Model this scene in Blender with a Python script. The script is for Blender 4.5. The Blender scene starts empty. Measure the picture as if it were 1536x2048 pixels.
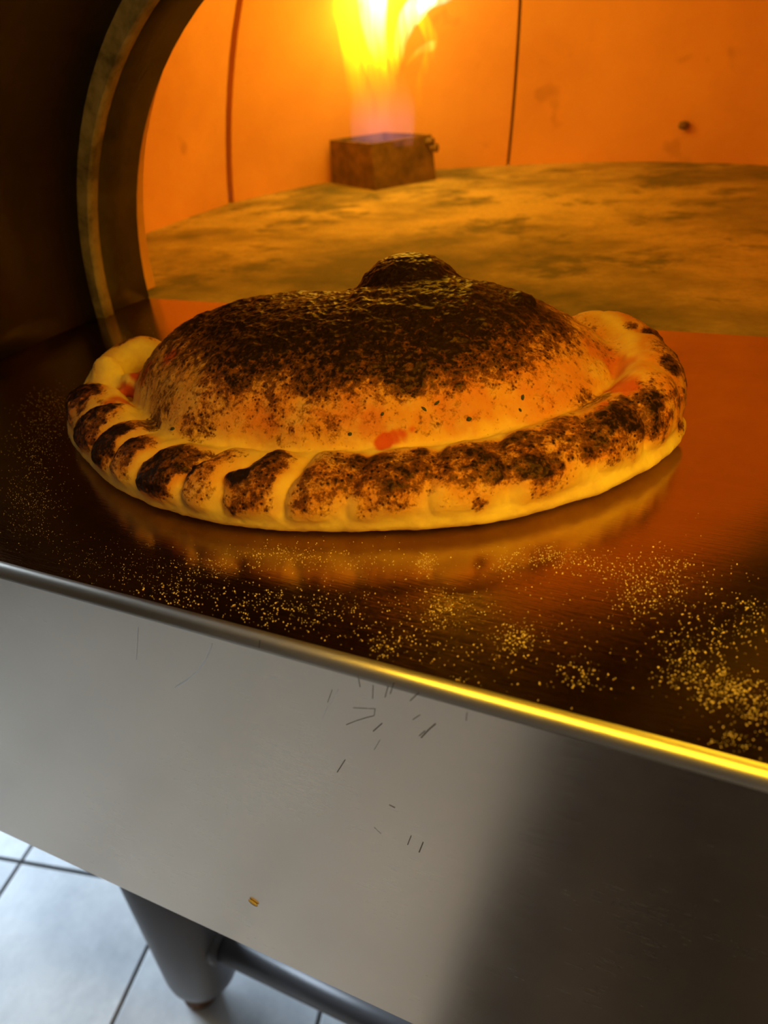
import bpy, bmesh, math, random
import numpy as np
from mathutils import Vector, Matrix
from mathutils.bvhtree import BVHTree

# ------------------------------------------------------------------ camera
SC = bpy.context.scene
SHELF = 1.05                                   # height of the steel shelf above the floor, metres
F = 1500.0                                     # focal length in pixels of the 1536x2048 frame
CAM = np.array([0.203, -0.18212, 1.2588])
RX = np.array([0.90495183, 0.16119536, -0.39379975])
RY = np.array([0.41672902, -0.52282503, 0.74363359])
RZ = np.array([-0.08601808, -0.83706036, -0.54030625])
ROT = np.stack([RX, RY, RZ])                   # world = ROT @ (right, down, forward)

def hit(px, py, axis, val):
    d = ROT @ np.array([px - 768.0, py - 1024.0, F])
    return CAM + d * (val - CAM[axis]) / d[axis]

cam_d = bpy.data.cameras.new('camera')
cam = bpy.data.objects.new('camera', cam_d)
SC.collection.objects.link(cam)
cam_d.sensor_width = 36.0
cam_d.lens = F / 2048.0 * 36.0
cam_d.clip_start = 0.01
M = Matrix.Identity(4)
for i in range(3):
    M[i][0], M[i][1], M[i][2], M[i][3] = ROT[i][0], -ROT[i][1], -ROT[i][2], CAM[i]
cam.matrix_world = M
cam_d.dof.use_dof = True
cam_d.dof.focus_distance = 0.40
cam_d.dof.aperture_fstop = 8.0
SC.camera = cam

# ------------------------------------------------------------------ light and exposure
SC.view_settings.view_transform = 'Standard'
SC.view_settings.look = 'None'
SC.view_settings.gamma = 1.0
SC.view_settings.use_curve_mapping = False
SC.view_settings.exposure = 0.0
SC.cycles.sample_clamp_indirect = 6.0
SC.cycles.max_bounces = 8
SC.cycles.diffuse_bounces = 5
SC.cycles.adaptive_threshold = 0.03

FLAME_W, LAMP_E, DAY_W = 2.5, 40.0, 122.0

world = bpy.data.worlds.new('world')
SC.world = world
world.use_nodes = True
bg = world.node_tree.nodes['Background']
bg.inputs[0].default_value = (0.55, 0.72, 1.0, 1)
bg.inputs[1].default_value = 0.5

def area_light(name, loc, rot, sx, sy, watts, col):
    l = bpy.data.lights.new(name, 'AREA')
    l.shape = 'RECTANGLE'; l.size = sx; l.size_y = sy; l.energy = watts; l.color = col
    o = bpy.data.objects.new(name, l); SC.collection.objects.link(o)
    o.location = loc; o.rotation_euler = rot
    return o
# daylight falling in through the glazed door of the left wall
area_light('door_daylight', (-2.30, 1.0, 1.10), (0, math.radians(-90), 0), 2.0, 1.5, DAY_W, (0.66, 0.83, 1.0))

# ------------------------------------------------------------------ helpers
COL = SC.collection
def link(name, me, mat=None, parent=None, smooth=False):
    o = bpy.data.objects.new(name, me); COL.objects.link(o)
    if mat is not None and not me.materials: me.materials.append(getattr(mat, 'm', mat))
    if parent is not None: o.parent = parent
    if smooth and len(me.polygons):
        me.polygons.foreach_set('use_smooth', [True] * len(me.polygons))
    return o
def pydata(name, v, f, mat=None, parent=None, smooth=False, fix=False):
    me = bpy.data.meshes.new(name); me.from_pydata([tuple(map(float, p)) for p in v], [], f); me.update()
    if fix:
        bm = bmesh.new(); bm.from_mesh(me); bmesh.ops.recalc_face_normals(bm, faces=bm.faces); bm.to_mesh(me); bm.free()
    return link(name, me, mat, parent, smooth)
def empty(name, loc=(0, 0, 0)):
    o = bpy.data.objects.new(name, None); COL.objects.link(o); o.location = loc
    o.empty_display_size = 0.05
    return o
def tag(o, label=None, cat=None, group=None, kind=None):
    if label: o['label'] = label
    if cat: o['category'] = cat
    if group: o['group'] = group
    if kind: o['kind'] = kind
    return o
def bm_link(name, bm, mat=None, parent=None, smooth=False):
    me = bpy.data.meshes.new(name); bm.to_mesh(me); bm.free()
    return link(name, me, mat, parent, smooth)
def bm_box(bm, lo, hi, bevel=0.0):
    r = bmesh.ops.create_cube(bm, size=1.0)
    lo, hi = Vector(lo), Vector(hi)
    for v in r['verts']:
        v.co = Vector((lo[i] + (v.co[i] + .5) * (hi[i] - lo[i]) for i in range(3)))
    if bevel > 0:
        es = list({e for v in r['verts'] for e in v.link_edges})
        bmesh.ops.bevel(bm, geom=es, offset=bevel, segments=2, affect='EDGES', profile=0.6)
def box(name, lo, hi, mat, parent=None, bevel=0.0):
    bm = bmesh.new(); bm_box(bm, lo, hi, bevel)
    return bm_link(name, bm, mat, parent)
def lathe(name, prof, mat, parent=None, seg=40, at=(0, 0, 0), axis='Z'):
    v, f = [], []
    n = len(prof)
    for j in range(seg):
        a = 2 * math.pi * j / seg
        for r, z in prof:
            p = (r * math.cos(a), r * math.sin(a), z)
            if axis == 'X': p = (z, r * math.cos(a), r * math.sin(a))
            v.append((p[0] + at[0], p[1] + at[1], p[2] + at[2]))
    for j in range(seg):
        k = (j + 1) % seg
        for i in range(n - 1):
            f.append((j * n + i, k * n + i, k * n + i + 1, j * n + i + 1))
    f.append(tuple(j * n for j in reversed(range(seg))))
    f.append(tuple(j * n + n - 1 for j in range(seg)))
    o = pydata(name, v, f, mat, parent)
    me = o.data
    for p in me.polygons: p.use_smooth = len(p.vertices) == 4
    return o
def catmull(P, n):
    P = np.asarray(P, float)
    Q = np.vstack([2 * P[0] - P[1], P, 2 * P[-1] - P[-2]])
    out = []
    m = len(P) - 1
    for t in np.linspace(0, m - 1e-9, n):
        i = int(t); u = t - i
        a, b, c, d = Q[i], Q[i + 1], Q[i + 2], Q[i + 3]
        out.append(.5 * (2 * b + (c - a) * u + (2 * a - 5 * b + 4 * c - d) * u * u + (3 * b - a - 3 * c + d) * u ** 3))
    return np.array(out)
def sweep(path, ra, rb, seg=20, up=(0, 0, 1)):
    """closed tube: path points, half widths ra (sideways) and rb (upwards)"""
    path = np.asarray(path, float); n = len(path)
    T = np.gradient(path, axis=0); T /= np.linalg.norm(T, axis=1)[:, None]
    S = np.cross(T, np.asarray(up, float)); S /= np.linalg.norm(S, axis=1)[:, None] + 1e-9
    U = np.cross(S, T)
    a = np.linspace(0, 2 * math.pi, seg, endpoint=False)
    v = path[:, None] + S[:, None] * (np.cos(a)[None, :, None] * np.asarray(ra)[:, None, None]) \
        + U[:, None] * (np.sin(a)[None, :, None] * np.asarray(rb)[:, None, None])
    v = v.reshape(-1, 3); f = []
    for i in range(n - 1):
        for j in range(seg):
            k = (j + 1) % seg
            f.append((i * seg + j, i * seg + k, (i + 1) * seg + k, (i + 1) * seg + j))
    f.append(tuple(reversed(range(seg)))); f.append(tuple((n - 1) * seg + j for j in range(seg)))
    return v, f
def rnd3(ix, iy, iz, seed):
    h = (ix.astype(np.int64) * 374761393 + iy.astype(np.int64) * 668265263 + iz.astype(np.int64) * 2147483647 + seed * 1274126177) & 0xffffffff
    h = ((h ^ (h >> 13)) * 1274126177) & 0xffffffff
    return ((h ^ (h >> 16)) & 0xffff) / 65535.0
def vnoise(p, freq, seed=0):
    q = p * freq; i = np.floor(q); u = q - i; u = u * u * (3 - 2 * u)
    r = 0
    for dx in (0, 1):
        for dy in (0, 1):
            for dz in (0, 1):
                w = (u[:, 0] if dx else 1 - u[:, 0]) * (u[:, 1] if dy else 1 - u[:, 1]) * (u[:, 2] if dz else 1 - u[:, 2])
                r = r + w * rnd3(i[:, 0] + dx, i[:, 1] + dy, i[:, 2] + dz, seed)
    return r * 2 - 1
def fbm(p, freq, oct=3, seed=0):
    r = 0; a = 1; t = 0
    for k in range(oct):
        r = r + a * vnoise(p, freq * 2 ** k, seed + k); t += a; a *= .5
    return r / t
def smooth(a, b, x):
    t = np.clip((x - a) / (b - a), 0, 1); return t * t * (3 - 2 * t)

# ------------------------------------------------------------------ materials
class Mat:
    def __init__(s, name, base=(.5, .5, .5), rough=.5, metal=0.0, spec=.5):
        s.m = bpy.data.materials.new(name); s.m.use_nodes = True
        s.t = s.m.node_tree; s.b = s.t.nodes['Principled BSDF']
        s.set('Base Color', (*base, 1)); s.set('Roughness', rough); s.set('Metallic', metal); s.set('Specular IOR Level', spec)
        s.tc = None
    def set(s, k, v): s.b.inputs[k].default_value = v
    def n(s, typ, **kw):
        x = s.t.nodes.new(typ)
        for k, v in kw.items(): setattr(x, k, v)
        return x
    def l(s, a, b): s.t.links.new(a, b)
    def coord(s, scale=(1, 1, 1), rot=(0, 0, 0)):
        if s.tc is None: s.tc = s.n('ShaderNodeTexCoord')
        mp = s.n('ShaderNodeMapping'); mp.inputs['Scale'].default_value = scale; mp.inputs['Rotation'].default_value = rot
        s.l(s.tc.outputs['Object'], mp.inputs['Vector']); return mp.outputs[0]
    def noise(s, sc, det=4, rough=.55, scale=(1, 1, 1), dist=0.0, rot=(0, 0, 0)):
        x = s.n('ShaderNodeTexNoise'); x.inputs['Scale'].default_value = sc; x.inputs['Detail'].default_value = det
        x.inputs['Roughness'].default_value = rough; x.inputs['Distortion'].default_value = dist
        s.l(s.coord(scale, rot), x.inputs['Vector']); return x.outputs['Fac']
    def voro(s, sc, feature='F1', scale=(1, 1, 1)):
        x = s.n('ShaderNodeTexVoronoi', feature=feature); x.inputs['Scale'].default_value = sc
        s.l(s.coord(scale), x.inputs['Vector']); return x.outputs['Distance']
    def ramp(s, fac, stops):
        r = s.n('ShaderNodeValToRGB'); e = r.color_ramp.elements
        while len(e) < len(stops): e.new(.5)
        for el, (p, c) in zip(e, stops):
            el.position = p; el.color = (*c, 1) if len(c) == 3 else c
        s.l(fac, r.inputs[0]); return r.outputs[0]
    def g(s, v): return (v, v, v)
    def math(s, op, a, b=None, c=None):
        x = s.n('ShaderNodeMath', operation=op)
        for i, v in enumerate((a, b, c)):
            if v is None: continue
            if hasattr(v, 'links'): s.l(v, x.inputs[i])
            else: x.inputs[i].default_value = v
        return x.outputs[0]
    def mix(s, fac, a, b, mode='MIX'):
        x = s.n('ShaderNodeMix', data_type='RGBA', blend_type=mode)
        for k, v in ((0, fac), (6, a), (7, b)):
            if hasattr(v, 'links'): s.l(v, x.inputs[k])
            else: x.inputs[k].default_value = v if k == 0 else (*v, 1)
        return x.outputs[2]
    def bump(s, h, strength=.3, dist=.001, prev=None):
        x = s.n('ShaderNodeBump'); x.inputs['Strength'].default_value = strength; x.inputs['Distance'].default_value = dist
        s.l(h, x.inputs['Height'])
        if prev is not None: s.l(prev, x.inputs['Normal'])
        return x.outputs[0]
    def to(s, k, out): s.l(out, s.b.inputs[k]); return s

def m_brushed(name, base, r0, r1, freq, scale, bump=.05):
    m = Mat(name, base, r0, 1.0)
    brush = m.noise(freq, 3, .6, scale)
    big = m.noise(9, 4, .6)
    m.to('Roughness', m.ramp(m.math('ADD', m.math('MULTIPLY', brush, .5), m.math('MULTIPLY', big, .5)), [(.3, m.g(r0)), (.7, m.g(r1))]))
    m.to('Base Color', m.mix(big, tuple(c * .86 for c in base), tuple(min(1, c * 1.1) for c in base)))
    m.to('Normal', m.bump(brush, bump, .0006))
    return m
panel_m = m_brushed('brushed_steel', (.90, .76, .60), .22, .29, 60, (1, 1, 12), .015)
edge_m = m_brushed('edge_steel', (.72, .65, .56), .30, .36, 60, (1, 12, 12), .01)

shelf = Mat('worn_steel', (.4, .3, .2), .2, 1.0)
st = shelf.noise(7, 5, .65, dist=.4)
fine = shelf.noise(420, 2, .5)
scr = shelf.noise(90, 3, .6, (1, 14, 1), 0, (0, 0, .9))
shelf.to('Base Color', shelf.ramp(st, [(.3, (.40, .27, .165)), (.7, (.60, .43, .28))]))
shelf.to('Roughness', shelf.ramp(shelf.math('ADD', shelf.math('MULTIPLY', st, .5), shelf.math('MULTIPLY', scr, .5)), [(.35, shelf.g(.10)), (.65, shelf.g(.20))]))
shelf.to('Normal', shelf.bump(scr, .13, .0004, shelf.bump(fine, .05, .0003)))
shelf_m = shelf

hearth_m = Mat('hearth_stone', (.5, .4, .3), .85)
h1 = hearth_m.noise(4.2, 6, .65, (1, 1.3, 1), .15); h2 = hearth_m.noise(11, 5, .65, (1, 1.2, 1), .2); h3 = hearth_m.noise(160, 3, .6)
hc = hearth_m.ramp(h1, [(.36, (.14, .125, .055)), (.48, (.32, .265, .115)), (.62, (.58, .47, .21))])
hc = hearth_m.mix(hearth_m.ramp(h2, [(.52, (0, 0, 0)), (.63, (.85, .85, .85))]), hc, (.10, .10, .055))
hearth_m.to('Base Color', hearth_m.mix(hearth_m.ramp(h3, [(.3, (.25,) * 3), (.6, (0, 0, 0))]), hc, (.2, .16, .1)))
hearth_m.to('Normal', hearth_m.bump(h3, .3, .0008))

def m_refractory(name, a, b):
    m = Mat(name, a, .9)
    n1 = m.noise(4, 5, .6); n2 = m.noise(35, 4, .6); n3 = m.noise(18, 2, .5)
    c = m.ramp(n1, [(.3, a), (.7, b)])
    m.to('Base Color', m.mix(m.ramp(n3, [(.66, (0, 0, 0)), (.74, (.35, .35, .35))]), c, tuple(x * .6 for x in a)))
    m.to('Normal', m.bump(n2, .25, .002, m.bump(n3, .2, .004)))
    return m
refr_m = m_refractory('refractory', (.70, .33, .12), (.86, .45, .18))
insul_m = Mat('dark_insulation', (.02, .012, .01), .95)

arch_m = Mat('smoked_cast_iron', (.10, .075, .055), .55, .6)
an = arch_m.noise(24, 4, .6); arch_m.to('Base Color', arch_m.ramp(an, [(.3, (.05, .035, .026)), (.7, (.10, .07, .05))]))
arch_m.to('Normal', arch_m.bump(arch_m.noise(120, 3), .15, .0008))
hood_m = Mat('smoked_hood_steel', (.07, .05, .04), .5, .7)
hn = hood_m.noise(11, 4, .6); hood_m.to('Base Color', hood_m.ramp(hn, [(.3, (.022, .015, .012)), (.7, (.045, .031, .024))]))
ring_m = Mat('worn_ring_steel', (.34, .28, .24), .55, .25)
rn = ring_m.noise(30, 4, .7); ring_m.to('Base Color', ring_m.ramp(rn, [(.33, (.10, .075, .06)), (.58, (.33, .26, .23))]))
burn_m = Mat('burner_iron', (.07, .05, .035), .75, .3)
bn = burn_m.noise(40, 4, .6); burn_m.to('Base Color', burn_m.ramp(bn, [(.3, (.12, .08, .045)), (.7, (.30, .19, .09))]))
burn_m.to('Normal', burn_m.bump(burn_m.noise(120, 3), .3, .001))
leg_m = Mat('grey_painted_steel', (.17, .155, .155), .36, .2)
rust_m = Mat('rusty_foot', (.22, .10, .045), .8)
rust_m.to('Base Color', rust_m.ramp(rust_m.noise(60, 4), [(.3, (.12, .05, .02)), (.7, (.30, .15, .07))]))
case_m = m_brushed('case_steel', (.5, .49, .47), .3, .4, 40, (1, 1, 8), .03)

tile_m = Mat('glazed_tile', (.7, .71, .72), .32)
t1 = tile_m.noise(4.5, 5, .6); t2 = tile_m.noise(20, 4, .6)
tile_m.to('Base Color', tile_m.mix(tile_m.ramp(t2, [(.5, (0, 0, 0)), (.75, (.3, .3, .3))]), tile_m.ramp(t1, [(.35, (.52, .53, .56)), (.62, (.86, .86, .86))]), (.45, .46, .49)))
grout_m = Mat('grout', (.15, .145, .14), .9)
plaster_m = Mat('plaster', (.26, .22, .18), .85)
plaster_m.to('Normal', plaster_m.bump(plaster_m.noise(60, 4), .1, .002))
ceil_m = Mat('ceiling_paint', (.30, .28, .26), .9)
frame_m = Mat('window_frame', (.5, .5, .5), .5, .3)
mat_m = Mat('dark_rubber', (.028, .024, .024), .6)
mat_m.to('Base Color', mat_m.ramp(mat_m.noise(3, 3), [(.3, (.012, .011, .013)), (.7, (.025, .02, .018))]))

def glass_mat():
    m = bpy.data.materials.new('door_glass'); m.use_nodes = True; t = m.node_tree
    for n in list(t.nodes):
        if n.type != 'OUTPUT_MATERIAL': t.nodes.remove(n)
    out = [n for n in t.nodes if n.type == 'OUTPUT_MATERIAL'][0]
    tr = t.nodes.new('ShaderNodeBsdfTransparent'); gl = t.nodes.new('ShaderNodeBsdfGlossy'); gl.inputs['Roughness'].default_value = .02
    mx = t.nodes.new('ShaderNodeMixShader'); mx.inputs[0].default_value = .08
    t.links.new(tr.outputs[0], mx.inputs[1]); t.links.new(gl.outputs[0], mx.inputs[2]); t.links.new(mx.outputs[0], out.inputs[0])
    return m
def emit_mat(name, col, s):
    m = bpy.data.materials.new(name); m.use_nodes = True; t = m.node_tree
    b = t.nodes['Principled BSDF']; b.inputs['Base Color'].default_value = (.8, .8, .8, 1)
    b.inputs['Emission Color'].default_value = (*col, 1); b.inputs['Emission Strength'].default_value = s
    return m

# ------------------------------------------------------------------ the room
RL, RR, RB, RF, RH = -2.2, 2.2, 2.2, -3.0, 2.7       # left, right, back, front (behind the camera), height
fl = box('floor', (RL, RF, -.06), (RR, RB, -.004), grout_m); tag(fl, kind='structure')
TS, GAP, ANG = .318, .007, math.radians(12.3)
bm = bmesh.new(); bm_box(bm, (-(TS - GAP) / 2, -(TS - GAP) / 2, -.012), ((TS - GAP) / 2, (TS - GAP) / 2, 0), .0015)
tile_me = bpy.data.meshes.new('tile'); bm.to_mesh(tile_me); bm.free(); tile_me.materials.append(tile_m.m)
ca, sa = math.cos(ANG), math.sin(ANG)
corner = Vector((-.868, .2395))                       # where two grout lines cross under the oven
cells = []
for i in range(-9, 12):
    for j in range(-12, 8):
        u, v = (i + .5) * TS, (j + .5) * TS
        x, y = corner.x + u * ca - v * sa, corner.y + u * sa + v * ca
        if RL + .2 < x < RR - .2 and RF + .2 < y < RB - .2: cells.append((math.hypot(x, y), x, y))
cells.sort()
random.seed(3)
for d, x, y in cells[:230]:
    o = bpy.data.objects.new('tile', tile_me); COL.objects.link(o); o.parent = fl
    o.location = (x, y, random.uniform(-.0006, .0002)); o.rotation_euler = (0, 0, ANG)
bm = bmesh.new()
for lo, hi in (((RL - .1, RF, 0), (RL, .2, RH)), ((RL - .1, 1.8, 0), (RL, RB, RH)), ((RL - .1, .2, 2.15), (RL, 1.8, RH))): bm_box(bm, lo, hi)
tag(bm_link('wall_left', bm, plaster_m), kind='structure')
tag(box('wall_right', (RR, RF, 0), (RR + .1, RB, RH), plaster_m), kind='structure')
tag(box('wall_back', (RL, RB, 0), (RR, RB + .1, RH), plaster_m), kind='structure')
tag(box('wall_front', (RL, RF - .1, 0), (RR, RF, RH), plaster_m), kind='structure')
tag(box('ceiling', (RL, RF, RH), (RR, RB, RH + .1), ceil_m), kind='structure')
bm = bmesh.new()
for lo, hi in (((RL - .08, .2, 0), (RL - .02, .27, 2.15)), ((RL - .08, 1.73, 0), (RL - .02, 1.8, 2.15)), ((RL - .08, .27, 2.08), (RL - .02, 1.73, 2.15)),
               ((RL - .08, .27, 0), (RL - .02, 1.73, .08)), ((RL - .08, .97, .08), (RL - .02, 1.03, 2.08))): bm_box(bm, lo, hi)
dr = bm_link('door_1', bm, frame_m); tag(dr, kind='structure')
for y0, y1 in ((.27, .97), (1.03, 1.73)):
    box('pane', (RL - .053, y0, .08), (RL - .047, y1, 2.08), glass_mat(), dr)
# dark rubber mat in front of the oven, mirrored in the steel panel
bm = bmesh.new(); bm_box(bm, (-.05, -1.45, .0003), (.95, -.16, .012), .004)
mo = bm_link('floor_mat', bm, mat_m); tag(mo, 'dark rubber mat on the tiled floor before the oven', 'mat')
rib_m = Mat('brown_rubber', (.06, .042, .034), .6)
for i in range(3):
    box('rib', (.09 + i * .29, -1.42, .011), (.19 + i * .29, -.25, .0145), rib_m, mo)

# ------------------------------------------------------------------ the oven
oven = empty('pizza_oven', (-.03, .4, 0))
tag(oven, 'stainless steel gas pizza oven with arched mouth, steel shelf and tubular legs', 'oven')
def part(o, parent=oven):                               # hang a part under its thing, keeping world coordinates
    base = parent
    off = Vector((0, 0, 0))
    while base is not None:
        off += base.location; base = base.parent
    o.parent = parent; o.location = -off
    return o
X0, X1, SEAM = -.75, .69, .397
br = .0060                                              # bend radius of the folded front edge
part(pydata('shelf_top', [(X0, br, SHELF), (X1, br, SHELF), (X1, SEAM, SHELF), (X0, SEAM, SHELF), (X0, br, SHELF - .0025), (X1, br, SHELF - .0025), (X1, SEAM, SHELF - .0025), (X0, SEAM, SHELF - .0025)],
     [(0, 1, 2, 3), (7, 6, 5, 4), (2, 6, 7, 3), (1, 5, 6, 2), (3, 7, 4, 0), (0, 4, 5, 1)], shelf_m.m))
v, f = [], []
NB = 14
for i in range(NB + 1):
    a = math.pi / 2 * i / NB
    for x in (X0, X1):
        for rr in (br, br - .0025): v.append((x, br - rr * math.sin(a), SHELF - br + rr * math.cos(a)))
for i in range(NB):
    a, b = i * 4, i * 4 + 4
    f += [(a, b, b + 2, a + 2), (a + 1, a + 3, b + 3, b + 1), (a, a + 1, b + 1, b), (a + 2, b + 2, b + 3, a + 3)]
e = part(pydata('front_edge', v, f, edge_m.m))
for i, p in enumerate(e.data.polygons): p.use_smooth = i % 4 < 2
PB = .755
part(pydata('front_panel', [(X0, 0, SHELF - br), (X1, 0, SHELF - br), (X1, 0, PB), (X0, 0, PB), (X0, .0025, SHELF - br), (X1, .0025, SHELF - br), (X1, .0025, PB), (X0, .0025, PB), (X0, .03, PB), (X1, .03, PB), (X0, .03, PB + .0025), (X1, .03, PB + .0025)],
     [(3, 2, 1, 0), (4, 5, 6, 7), (3, 8, 9, 2), (7, 6, 11, 10), (8, 10, 11, 9), (0, 1, 5, 4), (0, 4, 7, 3), (1, 2, 6, 5)], panel_m.m))
part(box('base_body', (-.66, .031, PB + .003), (.60, 1.3, SHELF - .035), case_m.m))

# hearth
DC = np.array([-.091, .681])
TH = np.radians([100, 104, 110, 118, 128, 138, 143, 152, 161, 173, 185, 200])
th_k = np.array([-40, 0, 40, 58, 63, 76, 91, 104, 115, 125, 133, 142, 150, 161, 173, 185, 210, 230])
r_k = np.array([.49, .505, .502, .499, .487, .475, .468, .466, .480, .503, .508, .502, .497, .492, .477, .474, .475, .48])
def dome_r(deg): return np.interp((deg + 90) % 360 - 90 if deg <= 270 else deg - 360, th_k, r_k)
hv = []
for a in np.arange(0, 360, 3):
    r = dome_r(a) + .03
    x, y = DC[0] + r * math.cos(math.radians(a)), DC[1] + r * math.sin(math.radians(a))
    hv.append((x, max(y, SEAM + .0025)))
hz = SHELF - .001
n = len(hv)
v = [(x, y, hz) for x, y in hv] + [(x, y, hz - .034) for x, y in hv]
f = [tuple(range(n)), tuple(reversed(range(n, 2 * n)))] + [(i, n + i, n + (i + 1) % n, (i + 1) % n) for i in range(n)]
part(pydata('hearth', v, f, hearth_m.m))

# dome: separate cast refractory segments with open joints
DH = .43
def dome_pt(deg, s, out=0.0):
    """s 0..1 from hearth to crown"""
    a = s * math.pi / 2
    r = dome_r(deg) * math.cos(a) ** .62 + out * math.cos(a)
    z = SHELF + (DH) * math.sin(a) ** 1.12 + out * math.sin(a)
    deg = deg - 7.6 * s                               # the joints lean a little as they rise
    return (DC[0] + r * math.cos(math.radians(deg)), DC[1] + r * math.sin(math.radians(deg)), z - (.003 if s == 0 else 0))
FY = .43
def dome_segment(a0, a1, gap0, gap1, out0=0.0, out1=.045):
    NA, NS = 14, 18
    v, f = [], []
    for side in (out0, out1):
        for i in range(NA + 1):
            t = i / NA
            for j in range(NS + 1):
                s = j / NS * .965
                r = max(.08, dome_r(a0) * math.cos(s * math.pi / 2) ** .62)
                da0, da1 = math.degrees(gap0 / r), math.degrees(gap1 / r)
                deg = a0 + da0 + (a1 - a0 - da0 - da1) * t
                p = dome_pt(deg, s, side)
                v.append((p[0], max(p[1], FY), p[2]))
    N = (NA + 1) * (NS + 1)
    id_ = lambda k, i, j: k * N + i * (NS + 1) + j
    for i in range(NA):
        for j in range(NS):
            f.append((id_(0, i, j), id_(0, i, j + 1), id_(0, i + 1, j + 1), id_(0, i + 1, j)))
            f.append((id_(1, i, j), id_(1, i + 1, j), id_(1, i + 1, j + 1), id_(1, i, j + 1)))
    for j in range(NS):
        f.append((id_(0, 0, j), id_(1, 0, j), id_(1, 0, j + 1), id_(0, 0, j + 1)))
        f.append((id_(0, NA, j), id_(0, NA, j + 1), id_(1, NA, j + 1), id_(1, NA, j)))
    for i in range(NA):
        f.append((id_(0, i, 0), id_(0, i + 1, 0), id_(1, i + 1, 0), id_(1, i, 0)))
        f.append((id_(0, i, NS), id_(1, i, NS), id_(1, i + 1, NS), id_(0, i + 1, NS)))
    # leave out what the mouth would cut off
    keep = [q for q in f if not all(v[k][1] <= FY + 1e-6 for k in q)]
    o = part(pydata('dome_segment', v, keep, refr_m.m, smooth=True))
    bm = bmesh.new(); bm.from_mesh(o.data)
    bmesh.ops.delete(bm, geom=[x for x in bm.verts if not x.link_faces], context='VERTS')
    for ed in bm.edges:
        if len(ed.link_faces) == 2 and ed.calc_face_angle(0) > .6: ed.smooth = False
    bm.to_mesh(o.data); bm.free()
    return o
seams = [(-14, .0022), (45.5, .0022), (103, .0022), (160.5, .0055), (218, .0022)]
for (a0, g0), (a1, g1) in zip(seams[:-1], seams[1:]): dome_segment(a0, a1, g0, g1)
dome_segment(-60, -14, .001, .0022); dome_segment(218, 240, .0022, .001)
# insulating shell closing the joints from outside, and the crown stone
v, f = [], []
NA, NS = 72, 18
for i in range(NA):
    for j in range(NS + 1):
        p = dome_pt(i * 5.0 if i * 5.0 <= 269 else i * 5.0 - 360, j / NS, .046)
        v.append((p[0], max(p[1], FY), p[2]))
for i in range(NA):
    k = (i + 1) % NA
    for j in range(NS):
        q = (i * (NS + 1) + j, k * (NS + 1) + j, k * (NS + 1) + j + 1, i * (NS + 1) + j + 1)
        if not all(v[x][1] <= FY + 1e-6 for x in q): f.append(q)
part(pydata('insulation_shell', v, f, insul_m, smooth=True))

# mouth: front wall with arched opening, inner arch, ring and hood vault
AX, AW, AH = -.03, .318, .292
def arch(w, h, n=48, drop=0.0):
    pts = []
    for i in range(n + 1):
        a = math.pi * i / n
        pts.append((AX - w * math.cos(a), SHELF + h * max(0.0, math.sin(a)) ** .97))
    return pts
def vault(name, y0, y1, wi0, hi0, wi1, hi1, thick, mat, n=48):
    """arched tunnel from y0 to y1; inner half width/height at both ends"""
    v, f = [], []
    for (y, w, h) in ((y0, wi0, hi0), (y1, wi1, hi1)):
        for e in (0, thick):
            for x, z in arch(w + e, h + e, n): v.append((x, y, z + .0003))
    m = n + 1
    A0, A1, B0, B1 = 0, m, 2 * m, 3 * m
    for i in range(n):
        f.append((A0 + i, A0 + i + 1, B0 + i + 1, B0 + i)); f.append((A1 + i, B1 + i, B1 + i + 1, A1 + i + 1))
        f.append((A0 + i, A1 + i, A1 + i + 1, A0 + i + 1)); f.append((B0 + i, B0 + i + 1, B1 + i + 1, B1 + i))
    for i in (0, n): f.append((A0 + i, B0 + i, B1 + i, A1 + i) if i == 0 else (A0 + i, A1 + i, B1 + i, B0 + i))
    o = part(pydata(name, v, f, mat.m))
    for p in o.data.polygons: p.use_smooth = abs(p.normal.y) < .8
    return o
# inner front wall of refractory around the mouth
def front_wall(name, y0, y1, grow, mat):
    n = 48
    a = arch(AW + grow, AH + grow, n); v, f = [], []
    o_ = []
    for i in range(n + 1):
        t = math.pi * i / n
        c, s_ = -math.cos(t), math.sin(t); k = 1 / max(abs(c), abs(s_))
        o_.append((AX + .66 * c * k, SHELF + .52 * s_ * k))
    for y in (y0, y1):
        for x, z in a: v.append((x, y, z))
        for x, z in o_: v.append((x, y, z))
    m = n + 1
    for i in range(n):
        f.append((i, m + i, m + i + 1, i + 1)); f.append((2 * m + i, 2 * m + i + 1, 3 * m + i + 1, 3 * m + i))
        f.append((i, i + 1, 2 * m + i + 1, 2 * m + i)); f.append((m + i, 3 * m + i, 3 * m + i + 1, m + i + 1))
    return part(pydata(name, v, f, mat))
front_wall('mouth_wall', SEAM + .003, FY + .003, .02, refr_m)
front_wall('front_casing', .128, .14, .03, case_m)
vault('mouth_arch', .347, SEAM + .002, AW + .008, AH + .010, AW, AH, .03, arch_m)
vault('arch_ring', .334, .347, AW, AH + .002, AW, AH + .002, .03, ring_m)
vault('hood_vault', .132, .334, AW + .026, AH + .04, AW + .010, AH + .02, .03, hood_m)
part(box('hood_casing', (-.66, -.16, SHELF + .387), (.76, .45, SHELF + .46), case_m.m))
part(pydata('rear_casing', [(x, y, z) for z in (SHELF - .034, SHELF + .56) for x, y in ((-.69, .40), (.63, .40), (.63, 1.3), (-.69, 1.3))],
     [(4, 5, 6, 7), (0, 4, 7, 3), (1, 2, 6, 5), (2, 3, 7, 6)], case_m.m))
# lamp tube under the hood front that lights the shelf
lt = part(lathe('hood_lamp', [(.004, -.30), (.022, -.30), (.022, .30), (.004, .30)], emit_mat('hood_lamp_glow', (1, .58, .015), LAMP_E), at=(.45, -.125, SHELF + .366), axis='X'))

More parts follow.
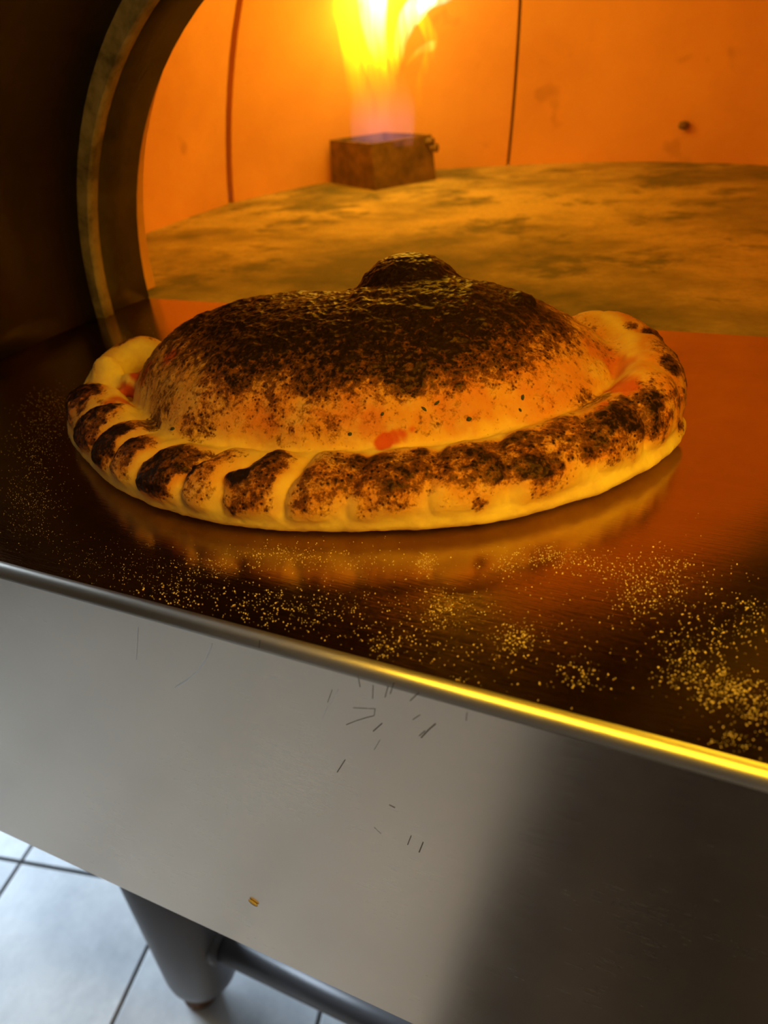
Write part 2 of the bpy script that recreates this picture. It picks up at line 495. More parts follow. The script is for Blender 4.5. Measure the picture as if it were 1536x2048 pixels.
# burner box standing at the hearth edge
B = [(-.458, 1.002), (-.347, .936), (-.28, 1.023), (-.388, 1.075)]
def burner():
    z0, z1 = SHELF - .0008, SHELF + .064
    cx, cy = np.mean(B, axis=0); v = []
    for k, z in ((1.0, z0), (.955, z1), (.86, z1), (.9, z0)):
        for x, y in B: v.append((cx + (x - cx) * k, cy + (y - cy) * k, z))
    f = []
    for ring in range(3):
        for i in range(4):
            j = (i + 1) % 4; f.append((ring * 4 + i, ring * 4 + j, ring * 4 + 4 + j, ring * 4 + 4 + i))
    for i in range(4):
        j = (i + 1) % 4; f.append((12 + i, 12 + j, j, i))
    bo = part(pydata('burner_box', v, f, burn_m.m))
    gv = [(cx + (x - cx) * .9, cy + (y - cy) * .9, SHELF + .03) for x, y in B]
    part(pydata('burner_plate', gv, [(0, 1, 2, 3)], burn_m.m), bo)
    for px, py in ((860, 284), (868, 296)):
        q = hit(px, py, 1, 1.016)
        part(lathe('burner_bolt', [(.002, -.006), (.006, -.006), (.006, .006), (.002, .006)], burn_m.m, at=tuple(q), axis='X', seg=10), bo)
    return bo
burner()
# short probe sticking out of the dome wall
q = hit(1362, 252, 1, 1.115)
part(lathe('temperature_probe', [(.0015, -.008), (.0045, -.007), (.006, .0), (.0045, .005), (.0015, .007)], burn_m.m, at=tuple(q + np.array([.004, .006, 0])), axis='X', seg=14))

# legs and rail
def leg(x, y):
    l = part(lathe('leg', [(.012, .048), (.034, .050), (.048, .060), (.0545, .076), (.0565, .095), (.0565, PB + .004), (.01, PB + .004)], leg_m.m, at=(x, y, 0)))
    part(lathe('leg_foot', [(.001, .001), (.026, .001), (.028, .006), (.026, .015), (.028, .03), (.034, .046), (.034, .054), (.001, .054)], rust_m.m, at=(x - .014, y - .012, 0), seg=28), l)
LX, LY = -.392, .197
for x, y in ((LX, LY), (.33, LY), (LX, 1.15), (.33, 1.15)): leg(x, y)
rl = part(lathe('leg_rail', [(.002, LX + .04), (.0195, LX + .04), (.0195, .33 - .04), (.002, .33 - .04)], leg_m.m, at=(0, LY, .172), axis='X'))
part(lathe('rail_collar', [(.019, LX + .045), (.026, LX + .045), (.026, LX + .064), (.019, LX + .064)], leg_m.m, at=(0, LY, .172), axis='X'), rl)

# ------------------------------------------------------------------ flame
def flame_mat(name, stops, strength, streak):
    m = bpy.data.materials.new(name); m.use_nodes = True; t = m.node_tree
    for nd in list(t.nodes):
        if nd.type != 'OUTPUT_MATERIAL': t.nodes.remove(nd)
    out = [nd for nd in t.nodes if nd.type == 'OUTPUT_MATERIAL'][0]
    tc = t.nodes.new('ShaderNodeTexCoord'); sx = t.nodes.new('ShaderNodeSeparateXYZ')
    t.links.new(tc.outputs['Object'], sx.inputs[0])
    mr = t.nodes.new('ShaderNodeMapRange'); mr.inputs[1].default_value = SHELF + .055; mr.inputs[2].default_value = SHELF + .30
    t.links.new(sx.outputs[2], mr.inputs[0])
    rp = t.nodes.new('ShaderNodeValToRGB'); e = rp.color_ramp.elements
    while len(e) < len(stops): e.new(.5)
    for el, (p, c) in zip(e, stops): el.position = p; el.color = c
    t.links.new(mr.outputs[0], rp.inputs[0])
    mp = t.nodes.new('ShaderNodeMapping'); mp.inputs['Scale'].default_value = (1, 1, .15)
    t.links.new(tc.outputs['Object'], mp.inputs[0])
    nz = t.nodes.new('ShaderNodeTexNoise'); nz.inputs['Scale'].default_value = 80; nz.inputs['Detail'].default_value = 2; nz.inputs['Distortion'].default_value = .5
    t.links.new(mp.outputs[0], nz.inputs['Vector'])
    r2 = t.nodes.new('ShaderNodeMapRange'); r2.inputs[1].default_value = .5 - streak; r2.inputs[2].default_value = .5 + streak
    t.links.new(nz.outputs[0], r2.inputs[0])
    mu = t.nodes.new('ShaderNodeMath'); mu.operation = 'MULTIPLY'; t.links.new(r2.outputs[0], mu.inputs[0]); t.links.new(rp.outputs[1], mu.inputs[1])
    m2 = t.nodes.new('ShaderNodeMath'); m2.operation = 'MULTIPLY'; m2.inputs[1].default_value = strength; t.links.new(mu.outputs[0], m2.inputs[0])
    em = t.nodes.new('ShaderNodeEmission'); t.links.new(rp.outputs[0], em.inputs[0]); t.links.new(m2.outputs[0], em.inputs[1])
    t.links.new(em.outputs[0], out.inputs['Volume'])
    return m
YEL, GRN, WHT, VIO = (1, .80, .01), (.88, 1, .005), (1, 1, .62), (.55, .22, .34)
outer_m = flame_mat('flame_outer', [(0, (*VIO, .0)), (.14, (*YEL, .02)), (.28, (*YEL, .08)), (.40, (*YEL, .25)), (.53, (*GRN, .6)), (.72, (*GRN, 1))], 75, .10)
core_m = flame_mat('flame_core', [(0, (*VIO, .0)), (.2, (*YEL, .04)), (.45, (*GRN, .3)), (.75, (*WHT, 1)), (1, (*WHT, 1))], 160, .20)
violet_m = flame_mat('flame_violet', [(0, (*VIO, 1)), (.14, (*VIO, .9)), (.30, (.85, .32, .16, .4)), (.45, (1, .5, .05, 0))], 9, .4)
fb = hit(764, 280, 1, .995)
flame = empty('gas_flame', (fb[0], fb[1], SHELF + .064))
tag(flame, 'bright yellow gas flame with violet foot rising from the iron burner box', 'flame')
def tongue(name, pts, mat, depth=.55):
    """pts: pixel x, pixel y, half width in pixels, depth y"""
    P_, R_ = [], []
    for x, y, w, d in pts:
        q = hit(x, y, 1, d); P_.append(q); R_.append(w * (d - CAM[1]) / F * .95)
    a = catmull(np.c_[np.array(P_), R_], 40)
    v, f = sweep(a[:, :3], np.maximum(a[:, 3], .0006), np.maximum(a[:, 3] * depth, .0006), 18, up=(0, 1, 0.001))
    return part(pydata(name, v, f, mat, smooth=True, fix=True), flame)
tongue('flame_base', [(764, 286, 70, .99), (764, 260, 73, .99), (765, 225, 73, .99), (768, 185, 66, .99), (775, 140, 40, .99)], violet_m, .55)
tongue('flame_tongue', [(722, 275, 20, .985), (722, 215, 27, .985), (715, 140, 30, .985), (702, 60, 32, .985), (690, -20, 34, .985), (690, -120, 28, .98), (700, -220, 4, .97)], outer_m)
tongue('flame_tongue', [(765, 250, 8, 1.0), (768, 180, 26, 1.0), (762, 110, 46, 1.0), (756, 30, 60, 1.0), (758, -60, 66, 1.0), (770, -170, 50, .99), (780, -260, 4, .98)], outer_m)
tongue('flame_core', [(770, 160, 3, .995), (762, 120, 16, .995), (750, 70, 24, .995), (745, 0, 32, .995), (750, -90, 34, .99), (765, -180, 3, .98)], core_m)
tongue('flame_core', [(792, 150, 3, .99), (796, 120, 10, .99), (802, 80, 14, .99), (815, 40, 20, .985), (838, 10, 22, .98), (860, -20, 22, .97), (890, -60, 4, .96)], core_m)
tongue('flame_tongue', [(838, 272, 6, .985), (836, 215, 7, .985), (842, 160, 9, .985), (860, 105, 11, .985), (862, 75, 13, .985), (846, 40, 13, .985), (835, 5, 8, .985)], outer_m)
tongue('flame_tongue', [(812, 130, 2, .975), (835, 105, 6, .975), (862, 92, 10, .975), (872, 80, 2, .975)], core_m)
tongue('flame_tongue', [(835, 20, 10, .97), (862, 6, 9, .97), (890, 0, 6, .97), (908, -4, 1, .97)], core_m)
# the flame rolls on under the crown of the dome towards the mouth
tongue('flame_tongue', [(700, -60, 20, .98), (760, -160, 50, .95), (850, -240, 60, .88), (960, -330, 50, .80), (1060, -420, 6, .72)], outer_m)
for loc, w in (((fb[0] + .02, .93, SHELF + .17), .16), ((-.30, .88, SHELF + .31), .34), ((-.20, .74, SHELF + .35), .30), ((-.10, .62, SHELF + .36), .20)):
    l = bpy.data.lights.new('flame_light', 'POINT'); l.energy = FLAME_W * w; l.color = (1, .46, .015); l.shadow_soft_size = .04
    o = bpy.data.objects.new('flame_light', l); COL.objects.link(o); o.parent = flame
    o.location = Vector(loc) - flame.location

# ------------------------------------------------------------------ calzone
def remesh(parts, voxel):
    bm = bmesh.new()
    for v, f in parts:
        vs = [bm.verts.new(tuple(map(float, p))) for p in v]
        for q in f:
            try: bm.faces.new([vs[i] for i in q])
            except ValueError: pass
    bmesh.ops.recalc_face_normals(bm, faces=bm.faces)
    me = bpy.data.meshes.new('tmp'); bm.to_mesh(me); bm.free()
    o = bpy.data.objects.new('tmp', me); COL.objects.link(o)
    md = o.modifiers.new('r', 'REMESH'); md.mode = 'VOXEL'; md.voxel_size = voxel
    dg = bpy.context.evaluated_depsgraph_get(); ev = o.evaluated_get(dg)
    m2 = bpy.data.meshes.new_from_object(ev)
    bpy.data.objects.remove(o); bpy.data.meshes.remove(me)
    return m2
def ellipsoid(c, r, rotz=0.0, tilt=0.0, seg=20, rings=12):
    v, f = [], []
    Mx = Matrix.Rotation(rotz, 3, 'Z') @ Matrix.Rotation(tilt, 3, 'Y')
    for i in range(rings + 1):
        ph = math.pi * i / rings
        for j in range(seg):
            t = 2 * math.pi * j / seg
            p = Mx @ Vector((r[0] * math.sin(ph) * math.cos(t), r[1] * math.sin(ph) * math.sin(t), r[2] * math.cos(ph)))
            v.append((c[0] + p.x, c[1] + p.y, c[2] + p.z))
    for i in range(rings):
        for j in range(seg):
            k = (j + 1) % seg
            f.append((i * seg + j, (i + 1) * seg + j, (i + 1) * seg + k, i * seg + k))
    return v, f
# dome of the calzone: polar height field over the half-moon
DP = np.array([-.005, .200])
bound = [(-.170, .192), (-.153, .153), (-.118, .123)] + [tuple(hit(x, y, 2, SHELF + .030)[:2]) for x, y in ((330, 885), (500, 895), (700, 910), (900, 893), (1080, 870), (1190, 838), (1245, 790))] \
    + [(.147, .262), (.110, .297), (.03, .292), (-.06, .268), (-.14, .238)]
bound = np.array(bound)
ba = np.degrees(np.arctan2(bound[:, 1] - DP[1], bound[:, 0] - DP[0])) % 360
brd = np.hypot(bound[:, 0] - DP[0], bound[:, 1] - DP[1])
o_ = np.argsort(ba); ba, brd = ba[o_], brd[o_]
def bound_r(deg): return np.interp(np.asarray(deg) % 360, np.r_[ba[-1] - 360, ba, ba[0] + 360], np.r_[brd[-1], brd, brd[0]])
degs = np.arange(0, 360, 2.5)
br_s = bound_r(degs); 
for _ in range(3): br_s = (np.roll(br_s, 1) + 2 * br_s + np.roll(br_s, -1)) / 4
def bound_s(deg): return np.interp(np.asarray(deg) % 360, np.r_[degs, 360], np.r_[br_s, br_s[0]])
def dome_h(x, y):
    dx, dy = x - DP[0], y - DP[1]
    s = np.hypot(dx, dy) / bound_s(np.degrees(np.arctan2(dy, dx)))
    h = .066 * np.clip(1 - s ** 2.8, 0, 1) ** .58
    # broad shoulders and hollows of the risen dough
    h = h * (1 + .0 * x)
    h += .001 * np.exp(-((x + .085) ** 2 + (y - .205) ** 2) / .0016) * np.clip(1 - s, 0, 1) ** .3
    h += .006 * np.exp(-((x - .075) ** 2 + (y - .215) ** 2) / .0018) * np.clip(1 - s, 0, 1) ** .3
    h += .009 * np.exp(-((x - .03) ** 2 + (y - .205) ** 2) / .0022)
    h -= .004 * np.exp(-((x + .03) ** 2 + (y - .22) ** 2) / .0006)
    return h, s
v, f = [(DP[0], DP[1], SHELF + float(dome_h(np.array(DP[0]), np.array(DP[1]))[0]))], []
NR = 40
for i in range(1, NR + 1):
    for d in degs:
        r = bound_s(d) * (i / NR) ** .8 * 1.04
        x, y = DP[0] + r * math.cos(math.radians(d)), DP[1] + r * math.sin(math.radians(d))
        h, s = dome_h(np.array(x), np.array(y)); v.append((x, y, SHELF + .012 + float(h) * (1 if i < NR else 0)))
v[0] = (DP[0], DP[1], v[0][2] + .012)
v += [(p[0], p[1], SHELF + .0006) for p in v[-len(degs):]]
nd = len(degs)
for j in range(nd):
    k = (j + 1) % nd; f.append((0, 1 + j, 1 + k))
    for i in range(NR): f.append((1 + i * nd + j, 1 + (i + 1) * nd + j, 1 + (i + 1) * nd + k, 1 + i * nd + k))
f.append(tuple(reversed([1 + NR * nd + j for j in range(nd)])))
parts = [(v, f)]
# crust rim: centre x, y, z over the shelf, half width, half height
rim = [(-.164, .206, .026, .008, .008), (-.180, .202, .030, .011, .012), (-.190, .186, .025, .014, .014), (-.184, .160, .018, .016, .0145), (-.165, .136, .017, .018, .016),
       (-.132, .114, .017, .021, .017), (-.090, .094, .016, .023, .016), (-.045, .085, .016, .024, .016), (-.002, .086, .016, .024, .0165), (.046, .099, .017, .024, .0175),
       (.092, .119, .018, .023, .018), (.126, .148, .019, .022, .019), (.149, .180, .020, .021, .020), (.161, .215, .023, .020, .022), (.155, .246, .026, .020, .020),
       (.141, .272, .029, .019, .019), (.120, .288, .033, .017, .017), (.100, .288, .033, .010, .010)]
rm = catmull(rim, 150)
pth = rm[:, :3] + [0, 0, SHELF]
v, f = sweep(pth, np.maximum(rm[:, 3], .004), np.maximum(rm[:, 4], .004), 24)
v[:, 2] = np.maximum(v[:, 2], SHELF + .0006); parts.append((v, f))
# pale under-lip that rests on the steel
lip = rm.copy()
T = np.gradient(lip[:, :2], axis=0); T /= np.linalg.norm(T, axis=1)[:, None]; NO = np.c_[T[:, 1], -T[:, 0]]
c = np.c_[lip[:, :2] + NO * .0015, np.full(len(lip), SHELF + .0085)][18:118]
v, f = sweep(c, np.full(len(c), .0215), np.full(len(c), .0085), 20); v[:, 2] = np.maximum(v[:, 2], SHELF + .0004); parts.append((v, f))
# dough folds of the two horn tips
parts.append(ellipsoid(hit(216, 752, 2, SHELF + .030), (.013, .010, .016), .5)); parts.append(ellipsoid(hit(262, 770, 2, SHELF + .026), (.012, .007, .009), .2))
parts.append(ellipsoid((.132, .250, SHELF + .024), (.018, .028, .018), .3))
# charred bubble
bq = hit(820, 582, 1, .226); BC = np.array([bq[0], .226, bq[2]]); BR = np.array([.0315, .027, .0212])
parts.append(ellipsoid(BC, BR, .2))
parts.append(ellipsoid(hit(1035, 608, 1, .225), (.010, .009, .006), .0))
cz = remesh(parts, .00125)
nv = len(cz.vertices); co = np.empty(nv * 3); cz.vertices.foreach_get('co', co); co = co.reshape(-1, 3)
ed = np.empty(len(cz.edges) * 2, int); cz.edges.foreach_get('vertices', ed); ed = ed.reshape(-1, 2)
deg_ = np.bincount(ed.ravel(), minlength=nv).astype(float)[:, None]
def lap(x):
    s = np.zeros_like(x)
    for k in range(x.shape[1]):
        s[:, k] = np.bincount(ed[:, 0], x[ed[:, 1], k], nv) + np.bincount(ed[:, 1], x[ed[:, 0], k], nv)
    return s / deg_ - x
for it in range(14): co = co + .5 * lap(co)
# crimped folds: pillows between diagonal creases along the rim
arc = np.r_[0, np.cumsum(np.linalg.norm(np.diff(pth, axis=0), axis=1))]
def nearest(p):
    out = np.empty(len(p), int)
    for a in range(0, len(p), 20000):
        q = p[a:a + 20000]
        out[a:a + 20000] = np.argmin((q[:, None, 0] - pth[None, :, 0]) ** 2 + (q[:, None, 1] - pth[None, :, 1]) ** 2, axis=1)
    return out
TT = np.gradient(pth[:, :2], axis=0); TT /= np.linalg.norm(TT, axis=1)[:, None]
OUTN = np.c_[TT[:, 1], -TT[:, 0]]
def rim_coords(p):
    i = nearest(p); d = p[:, :2] - pth[i, :2]
    return arc[i] + (d * TT[i]).sum(1), (d * OUTN[i]).sum(1) / rm[i, 3], OUTN[i]
crease_px = [(150, 800), (160, 860), (190, 900), (232, 935), (285, 965), (362, 990), (462, 1010), (592, 1005), (735, 985), (885, 965), (1020, 950), (1190, 905), (1290, 865), (1355, 800), (1345, 720), (1270, 650)]
crease = np.sort(rim_coords(np.array([hit(x, y, 2, SHELF + .022) for x, y in crease_px]))[0])
crease = np.r_[-.2, crease, 2.0]
cz.vertices.foreach_set('co', co.ravel()); cz.update()
nr = np.empty(nv * 3); cz.vertices.foreach_get('normal', nr); nr = nr.reshape(-1, 3)
ELL, WW, ON = rim_coords(co)
_, S0 = dome_h(co[:, 0], co[:, 1])
gg = ELL + .0075 * np.clip(WW, -1, 1) + .0065 * fbm(co, 55, 2, 31)
kk = np.clip(np.searchsorted(crease, gg) - 1, 0, len(crease) - 2)
UU = (gg - crease[kk]) / (crease[kk + 1] - crease[kk])
UU = np.clip(UU, 0, 1)
strong = np.interp(ELL, [arc[0], crease[8], crease[9], arc[-1]], [1.1, 1.1, .6, .65])
rimw = smooth(.98, 1.06, S0) * smooth(.010, .020, co[:, 2] - SHELF) * (1 - smooth(1.3, 1.6, np.abs(WW)))
pil = (np.sin(np.pi * np.clip(UU ** .72, 0, 1))) ** .55
co = co + nr * ((pil - .62) * .0062 * strong * rimw)[:, None]
for it in range(3): co = co + .4 * lap(co)
cz.vertices.foreach_set('co', co.ravel()); cz.update()
nr = np.empty(nv * 3); cz.vertices.foreach_get('normal', nr); nr = nr.reshape(-1, 3)
bvh = BVHTree.FromPolygons([tuple(p) for p in co], [tuple(p.vertices) for p in cz.polygons])
def on_calzone(px, py):
    d = Vector(ROT @ np.array([px - 768.0, py - 1024.0, F])).normalized()
    h = bvh.ray_cast(Vector(CAM), d)
    return None if h[0] is None else np.array(h[0])
_, S = dome_h(co[:, 0], co[:, 1])
on_dome = 1 - smooth(.90, 1.02, S)
hgt = co[:, 2] - SHELF
wob = fbm(co, 45, 3, 5); wob2 = fbm(co, 140, 3, 11); wob3 = fbm(co, 420, 2, 17)
in_bub = (((co - BC) / (BR * 1.10)) ** 2).sum(1)
bub = 1 - smooth(.85, 1.15, in_bub); bub *= (co[:, 2] > SHELF + .075)
# how far each spot is baked: 0 raw dough .. 1 black
char = np.zeros(nv)
char = np.maximum(char, on_dome * smooth(.030, .078, hgt + .010 * wob + .004 * wob2) * .92)
leftside = 1 - smooth(-.13, -.04, co[:, 0])
char = np.maximum(char, on_dome * (.28 + .16 * leftside + .30 * np.clip(wob * 1.4 + .15, 0, 1)) * smooth(.018, .034, hgt + .006 * wob))
def blob(px, py, rad, amount, stretch=None):
    global char
    q = on_calzone(px, py)
    if q is None: return
    d = np.linalg.norm(co - q, axis=1) / rad + .35 * wob + .25 * wob2
    char = np.maximum(char, amount * (1 - smooth(.35, 1.15, d)))
for a in ((1380, 770, .012, .9), (1388, 830, .012, .9), (1345, 725, .010, .75), (1300, 668, .008, .8), (1262, 650, .007, .6), (1365, 860, .010, .7), (1330, 700, .008, .5), (960, 1012, .005, .6), (330, 800, .018, .50), (300, 850, .014, .62), (390, 850, .016, .55), (480, 730, .02, .6), (1130, 840, .014, .55), (1190, 800, .014, .5), (650, 730, .03, .75), (820, 720, .03, .85), (980, 690, .03, .7),
          (1060, 640, .02, .75), (450, 680, .022, .7), (560, 880, .006, .42), (640, 770, .018, .6), (520, 770, .016, .5), (720, 660, .03, .9), (900, 660, .03, .9)): blob(*a)
# burnt folds of the crust: darkest in the pit at the start of each fold
upper = smooth(.98, 1.10, S) * smooth(.010, .021, hgt + .003 * wob2 + .004 * wob)
onset = smooth(-.02, .22, UU + .18 * wob2) * (1 - smooth(.62, 1.05, UU + .35 * wob2 + .35 * wob))
onset *= np.clip(.72 + .5 * vnoise(np.c_[kk * 1.0, kk * .37, kk * 0.0], 1.3, 3) + .35 * wob, 0, 1)
left = 1 - smooth(crease[7], crease[9], ELL)
side = smooth(-.55, .05, WW + .35 * wob + .2 * wob2)
char = np.maximum(char, upper * side * onset * (.55 + .5 * left))
band = smooth(crease[8] - .01, crease[9], ELL) * (1 - smooth(crease[13], crease[14], ELL) * (1 - smooth(.2, .7, WW))) * smooth(.016, .030, hgt + .005 * wob) * side
char = np.maximum(char, smooth(.98, 1.1, S) * band * np.clip(.62 + .45 * wob + .3 * wob2, 0, 1))
pit = left * upper * np.exp(-((UU - .16) / .11) ** 2) * np.exp(-((WW - .45) / .4) ** 2)
char = np.maximum(char, pit * 1.2)
char = np.maximum(char, bub * 1.35)
low = smooth(.004, .016, hgt + .004 * wob)
char = char * np.where(S > 1.0, low, 1)
# tomato sauce that broke through the dough
sauce = np.zeros(nv)
for px, py, rad, am in ((758, 886, .0045, 1), (772, 881, .0045, 1), (788, 875, .0042, .9), (806, 867, .0038, .9), (824, 859, .003, .8), (735, 850, .012, .5), (260, 790, .012, 1), (240, 800, .009, .9), (290, 745, .010, 1), (340, 712, .009, .9), (1245, 770, .012, .9), (1235, 730, .014, .7), (1200, 700, .016, .5),
                        (1225, 815, .010, .8), (190, 775, .008, .8), (172, 790, .006, .6), (245, 775, .008, .9), (275, 748, .008, 1), (225, 805, .007, .8), (700, 820, .02, .3), (900, 760, .03, .35), (1100, 740, .04, .35), (520, 830, .02, .3)):
    q = on_calzone(px, py)
    if q is not None: sauce = np.maximum(sauce, am * (1 - smooth(.3, 1.1, np.linalg.norm(co - q, axis=1) / rad + .7 * wob2 + .5 * wob)))
horn = smooth(crease[13], crease[14], ELL) * smooth(.97, 1.03, S) * smooth(.008, .02, hgt)
halo = char.copy()[:, None]
for it in range(30): halo = halo + .5 * lap(halo)
gold = np.clip(horn * (.6 + .4 * wob) + np.clip(halo[:, 0] * 1.9 + .15 * wob, 0, .9) * smooth(.97, 1.03, S) + on_dome * (.80 + .3 * wob) * smooth(.012, .040, hgt + .008 * wob), 0, 1)
# crust relief: blisters where it is baked
rel = .0011 * wob + .0007 * wob2 + np.clip(char - .35, 0, 1) * (.0013 * wob2 + .0010 * wob3) + .0002 * wob3
rel *= np.where(hgt < .003, .15, 1) * (1 - .45 * bub)
co2 = co + nr * rel[:, None]; co2[:, 2] = np.maximum(co2[:, 2], SHELF + .0003)
cz.vertices.foreach_set('co', co2.ravel()); cz.update()
nr2 = np.empty(nv * 3); cz.vertices.foreach_get('normal', nr2); nr2 = nr2.reshape(-1, 3)

cm = Mat('baked_dough', (.8, .62, .4), .6, spec=.20)
def attr(m, nm):
    a = m.n('ShaderNodeAttribute'); a.attribute_name = nm; return a.outputs['Fac']
ch, sau, gol = attr(cm, 'char'), attr(cm, 'sauce'), attr(cm, 'gold')
nA = cm.noise(260, 5, .65, dist=.3); nB = cm.noise(900, 3, .6); nC = cm.voro(330)
base = cm.mix(gol, (.84, .62, .17), (.58, .185, .03))
base = cm.mix(cm.ramp(cm.noise(70, 4, .6), [(.42, (0, 0, 0)), (.62, (.55, .55, .55))]), base, (.66, .40, .17))
base = cm.mix(cm.math('MULTIPLY', gol, cm.ramp(cm.noise(90, 4, .6), [(.40, (0, 0, 0)), (.60, (.55, .55, .55))])), base, (.62, .19, .04))
base = cm.mix(cm.math('MINIMUM', cm.math('MULTIPLY', sau, 1.0), .95), base, (.52, .06, .02))
# char broken up into grains and small blisters
cf = cm.math('ADD', ch, cm.math('MULTIPLY', cm.math('SUBTRACT', nA, .5), 1.15))
cf = cm.math('ADD', cf, cm.math('MULTIPLY', cm.math('SUBTRACT', nB, .5), .45))
dots = cm.math('MULTIPLY', cm.ramp(nC, [(.12, (1, 1, 1)), (.30, (0, 0, 0))]), cm.math('MULTIPLY', ch, .55))
cf = cm.math('ADD', cf, dots)
k1 = cm.ramp(cf, [(.34, (0, 0, 0)), (.58, (1, 1, 1))]); k2 = cm.ramp(cf, [(.52, (0, 0, 0)), (.84, (1, 1, 1))])
base = cm.mix(cm.math('MULTIPLY', k1, .88), base, (.15, .036, .008))
base = cm.mix(k2, base, (.016, .007, .003))
cm.to('Base Color', base)
cm.to('Roughness', cm.ramp(cf, [(.3, cm.g(.60)), (.8, cm.g(.40))]))
cm.set('Specular Tint', (1.0, .50, .25, 1))
cm.to('Normal', cm.bump(cm.math('MULTIPLY', nC, cm.math('ADD', ch, .1)), .55, .0011, cm.bump(nA, .3, .0008)))

tri = [tuple(p.vertices) for p in cz.polygons]
fs = np.array([np.mean([S[i] for i in q]) for q in tri]); fb_ = np.array([np.mean([in_bub[i] for i in q]) for q in tri]); fz = np.array([np.mean([co[i, 2] for i in q]) for q in tri])
lab = np.where((fb_ < 1.12) & (fz > SHELF + .078), 2, np.where(fs > .97, 1, 0))
calz = empty('calzone', (-.005, .19, SHELF))
tag(calz, 'baked half-moon calzone with charred dome and crimped crust on steel shelf', 'calzone')
for code, nm, lb in ((0, 'filled_dome', 'orange and brown blistered dome over the filling'), (1, 'crimped_crust', 'pale yellow crimped crust with burnt folds'), (2, 'charred_bubble', 'black burnt dough bubble on top')):
    idx = np.nonzero(lab == code)[0]
    used = sorted({i for q in idx for i in tri[q]}); mp = {a: b for b, a in enumerate(used)}
    me = bpy.data.meshes.new(nm); me.from_pydata([tuple(co2[i]) for i in used], [], [tuple(mp[i] for i in tri[q]) for q in idx]); me.update()
    for an_, arr in (('char', char), ('sauce', sauce), ('gold', gold)):
        at_ = me.attributes.new(an_, 'FLOAT', 'POINT'); at_.data.foreach_set('value', arr[used].astype(np.float32))
    o = part(link(nm, me, cm.m, None, True), calz)
    me.normals_split_custom_set_from_vertices([tuple(x) for x in nr2[used]])
    o['label'] = lb
bpy.data.meshes.remove(cz)
# flecks of dried herb baked into the dome
herb_m = Mat('dried_herb', (.035, .04, .02), .8)
for k, (px, py, sx, sy, rz) in enumerate(((874, 806, .0022, .0010, .6), (848, 818, .0022, .0010, 2.3), (938, 838, .0018, .0016, .2), (346, 858, .0026, .0014, .4), (1045, 795, .0020, .0012, 1.2), (700, 868, .0015, .0013, .1), (765, 828, .0014, .0011, .8), (1040, 820, .0014, .0008, 2.0))):
    q = on_calzone(px, py)
    if q is None: continue
    loc, nn, ix, ds = bvh.find_nearest(Vector(q))
    bm = bmesh.new(); bmesh.ops.create_icosphere(bm, subdivisions=2, radius=1.0)
    for w in bm.verts: w.co = Vector((w.co.x * sx * .75 * (1 + .2 * math.sin(5 * w.co.y + k)), w.co.y * sy * .7, w.co.z * .0006))
    R_ = nn.to_track_quat('Z', 'Y').to_matrix().to_4x4() @ Matrix.Rotation(rz, 4, 'Z')
    bm.transform(Matrix.Translation(loc + nn * .0004) @ R_)
    part(bm_link('herb_fleck', bm, herb_m.m, None, True), calz)

# ------------------------------------------------------------------ semolina grains on the shelf
rng = np.random.default_rng(8)
G = []
def cluster(px, py, sx, sy, n, size=(.00014, .00042)):
    c0 = hit(px, py, 2, SHELF)
    ex = (hit(px + sx, py, 2, SHELF) - c0)[:2]; ey = (hit(px, py + sy, 2, SHELF) - c0)[:2]
    for a, b in rng.normal(0, 1, (int(n * .75), 2)):
        p = c0[:2] + ex * a * .5 + ey * b * .5
        G.append((p[0], p[1], size[0] + (size[1] - size[0]) * rng.uniform() ** 2.2))
for a in ((850, 1125, 22, 18, 170), (1090, 1110, 60, 22, 260), (1160, 1125, 90, 25, 160), (1010, 1130, 40, 30, 130), (1280, 1185, 60, 50, 260), (1330, 1150, 60, 50, 180), (880, 1215, 35, 40, 200), (1030, 1275, 45, 35, 260),
          (1240, 1140, 90, 40, 160), (910, 1370, 30, 15, 130), (780, 1290, 70, 50, 160), (640, 1220, 130, 60, 340), (520, 1210, 90, 50, 240), (560, 1110, 110, 30, 260), (420, 1130, 100, 40, 200), (360, 1190, 110, 40, 220),
          (700, 1120, 160, 40, 260), (1160, 1350, 60, 40, 110), (1400, 1290, 90, 60, 200), (1450, 1380, 90, 45, 420), (1500, 1240, 60, 70, 200), (1380, 1340, 80, 40, 180), (1510, 1420, 50, 50, 180),
          (1470, 1480, 60, 30, 90), (900, 1230, 250, 110, 420), (1350, 1200, 160, 140, 380), (450, 1255, 90, 30, 140), (1000, 1300, 300, 110, 200)):
    cluster(*a)
for a in ((70, 900, 70, 120, 700), (60, 1020, 70, 80, 500), (110, 820, 60, 60, 400), (200, 1120, 120, 60, 300), (250, 660, 90, 40, 60), (320, 1150, 120, 50, 250)): cluster(*a, size=(.00010, .00024))
TV = np.array([(1, 0, -.4), (-.5, .87, -.4), (-.5, -.87, -.4), (.1, .1, .9)])
v, f = [], []
for x, y, s in G:
    if not (br + .001 < y < SEAM - .01 and X0 < x < X1): continue
    if SHELF + .4 < 0: continue
    rr = rng.uniform(0, 6.28); c_, s_ = math.cos(rr), math.sin(rr); b0 = len(v); st_ = rng.uniform(.7, 1.5)
    for p in TV:
        a, b = p[0] * st_ * s, p[1] * s
        v.append((x + a * c_ - b * s_, y + a * s_ + b * c_, SHELF + s * .4 + p[2] * s))
    f += [(b0, b0 + 2, b0 + 1), (b0, b0 + 1, b0 + 3), (b0 + 1, b0 + 2, b0 + 3), (b0 + 2, b0, b0 + 3)]
sem_m = Mat('semolina', (.85, .68, .38), .55)
sem = pydata('semolina_grains', v, f, sem_m.m)
tag(sem, 'scattered golden semolina grains and flour dust on the steel shelf', 'semolina', kind='stuff')

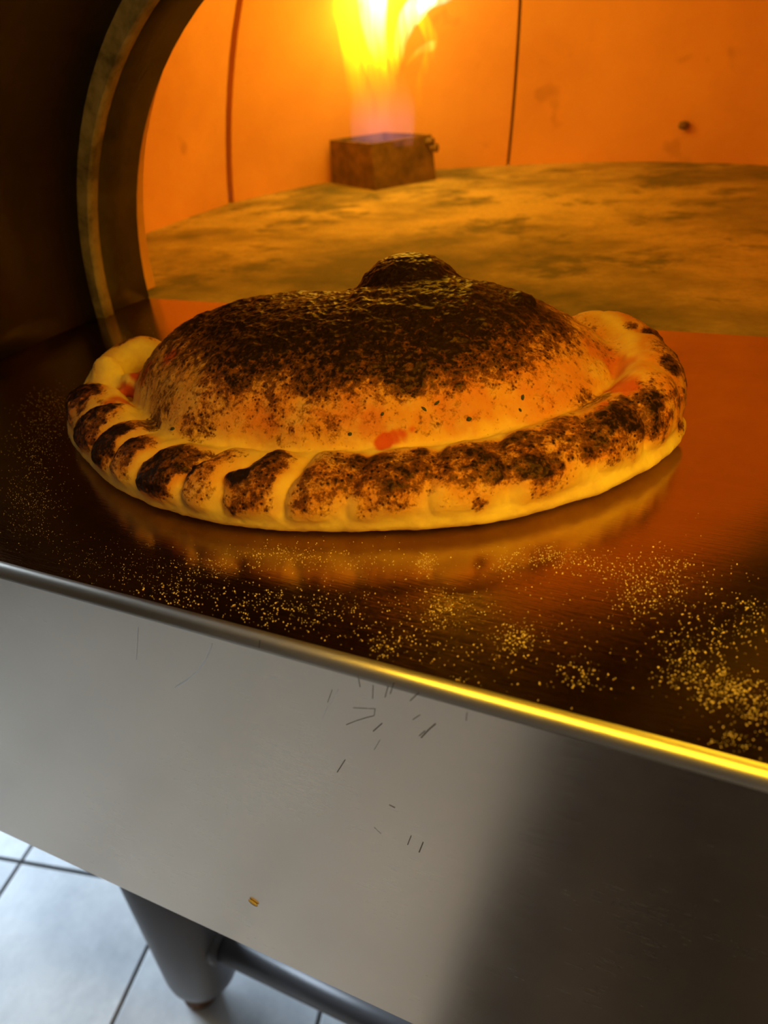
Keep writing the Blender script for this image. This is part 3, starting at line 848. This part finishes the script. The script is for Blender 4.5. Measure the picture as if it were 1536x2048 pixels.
# ------------------------------------------------------------------ scratches and scuffs on the front panel
sv, sf = [], []
def scratch(pts, w):
    q = [hit(x, y, 1, -.00015) for x, y in pts]
    for a, b in zip(q[:-1], q[1:]):
        d = b - a; nrm = np.array([-d[2], 0, d[0]]); nrm = nrm / (np.linalg.norm(nrm) + 1e-9) * w * .5
        i = len(sv); sv.extend([a - nrm, b - nrm, b + nrm, a + nrm]); sf.append((i, i + 1, i + 2, i + 3))
dark_s = Mat('dark_scratch', (.10, .085, .075), .7, .4)
for p, w in (([(842, 1476), (858, 1459), (871, 1448)], .0005), ([(838, 1472), (850, 1462)], .0003), ([(746, 1463), (764, 1447)], .0004), ([(692, 1450), (712, 1442), (735, 1435), (748, 1432), (750, 1418), (706, 1416)], .0002),
             ([(674, 1545), (690, 1520)], .0004), ([(815, 1690), (822, 1672)], .0004), ([(838, 1705), (846, 1685)], .0005), ([(748, 1655), (762, 1668)], .0002), ([(778, 1610), (790, 1616)], .0004),
             ([(780, 1388), (788, 1365)], .0003), ([(770, 1395), (776, 1372)], .0003), ([(720, 1375), (716, 1352)], .0002), ([(820, 1402), (838, 1385)], .0003), ([(655, 1405), (664, 1380)], .0002), ([(745, 1398), (746, 1370)], .0002),
             ([(760, 1480), (748, 1500)], .0002), ([(518, 1296), (520, 1280)], .0003), ([(840, 1430), (825, 1440)], .0002), ([(932, 1442), (934, 1425)], .0002)): scratch(p, w)
part(pydata('dark_scratches', sv, sf, dark_s.m))['kind'] = 'stuff'
sv, sf = [], []
lite_s = Mat('bright_scratch', (.85, .80, .74), .35, 1.0)
for p, w in (([(350, 1375), (372, 1362), (395, 1342), (412, 1318), (424, 1288)], .0005), ([(272, 1320), (276, 1255)], .0003), ([(645, 1438), (655, 1412)], .0003), ([(660, 1410), (676, 1380)], .0003)): scratch(p, w)
part(pydata('bright_scratches', sv, sf, lite_s.m))['kind'] = 'stuff'
q = hit(506, 1806, 1, -.0008)
crumb = pydata('dough_crumb', *ellipsoid(q, (.0036, .0009, .0015), 0, .5, 12, 8), Mat('dry_dough', (.50, .42, .30), .8), None, True)
part(crumb)
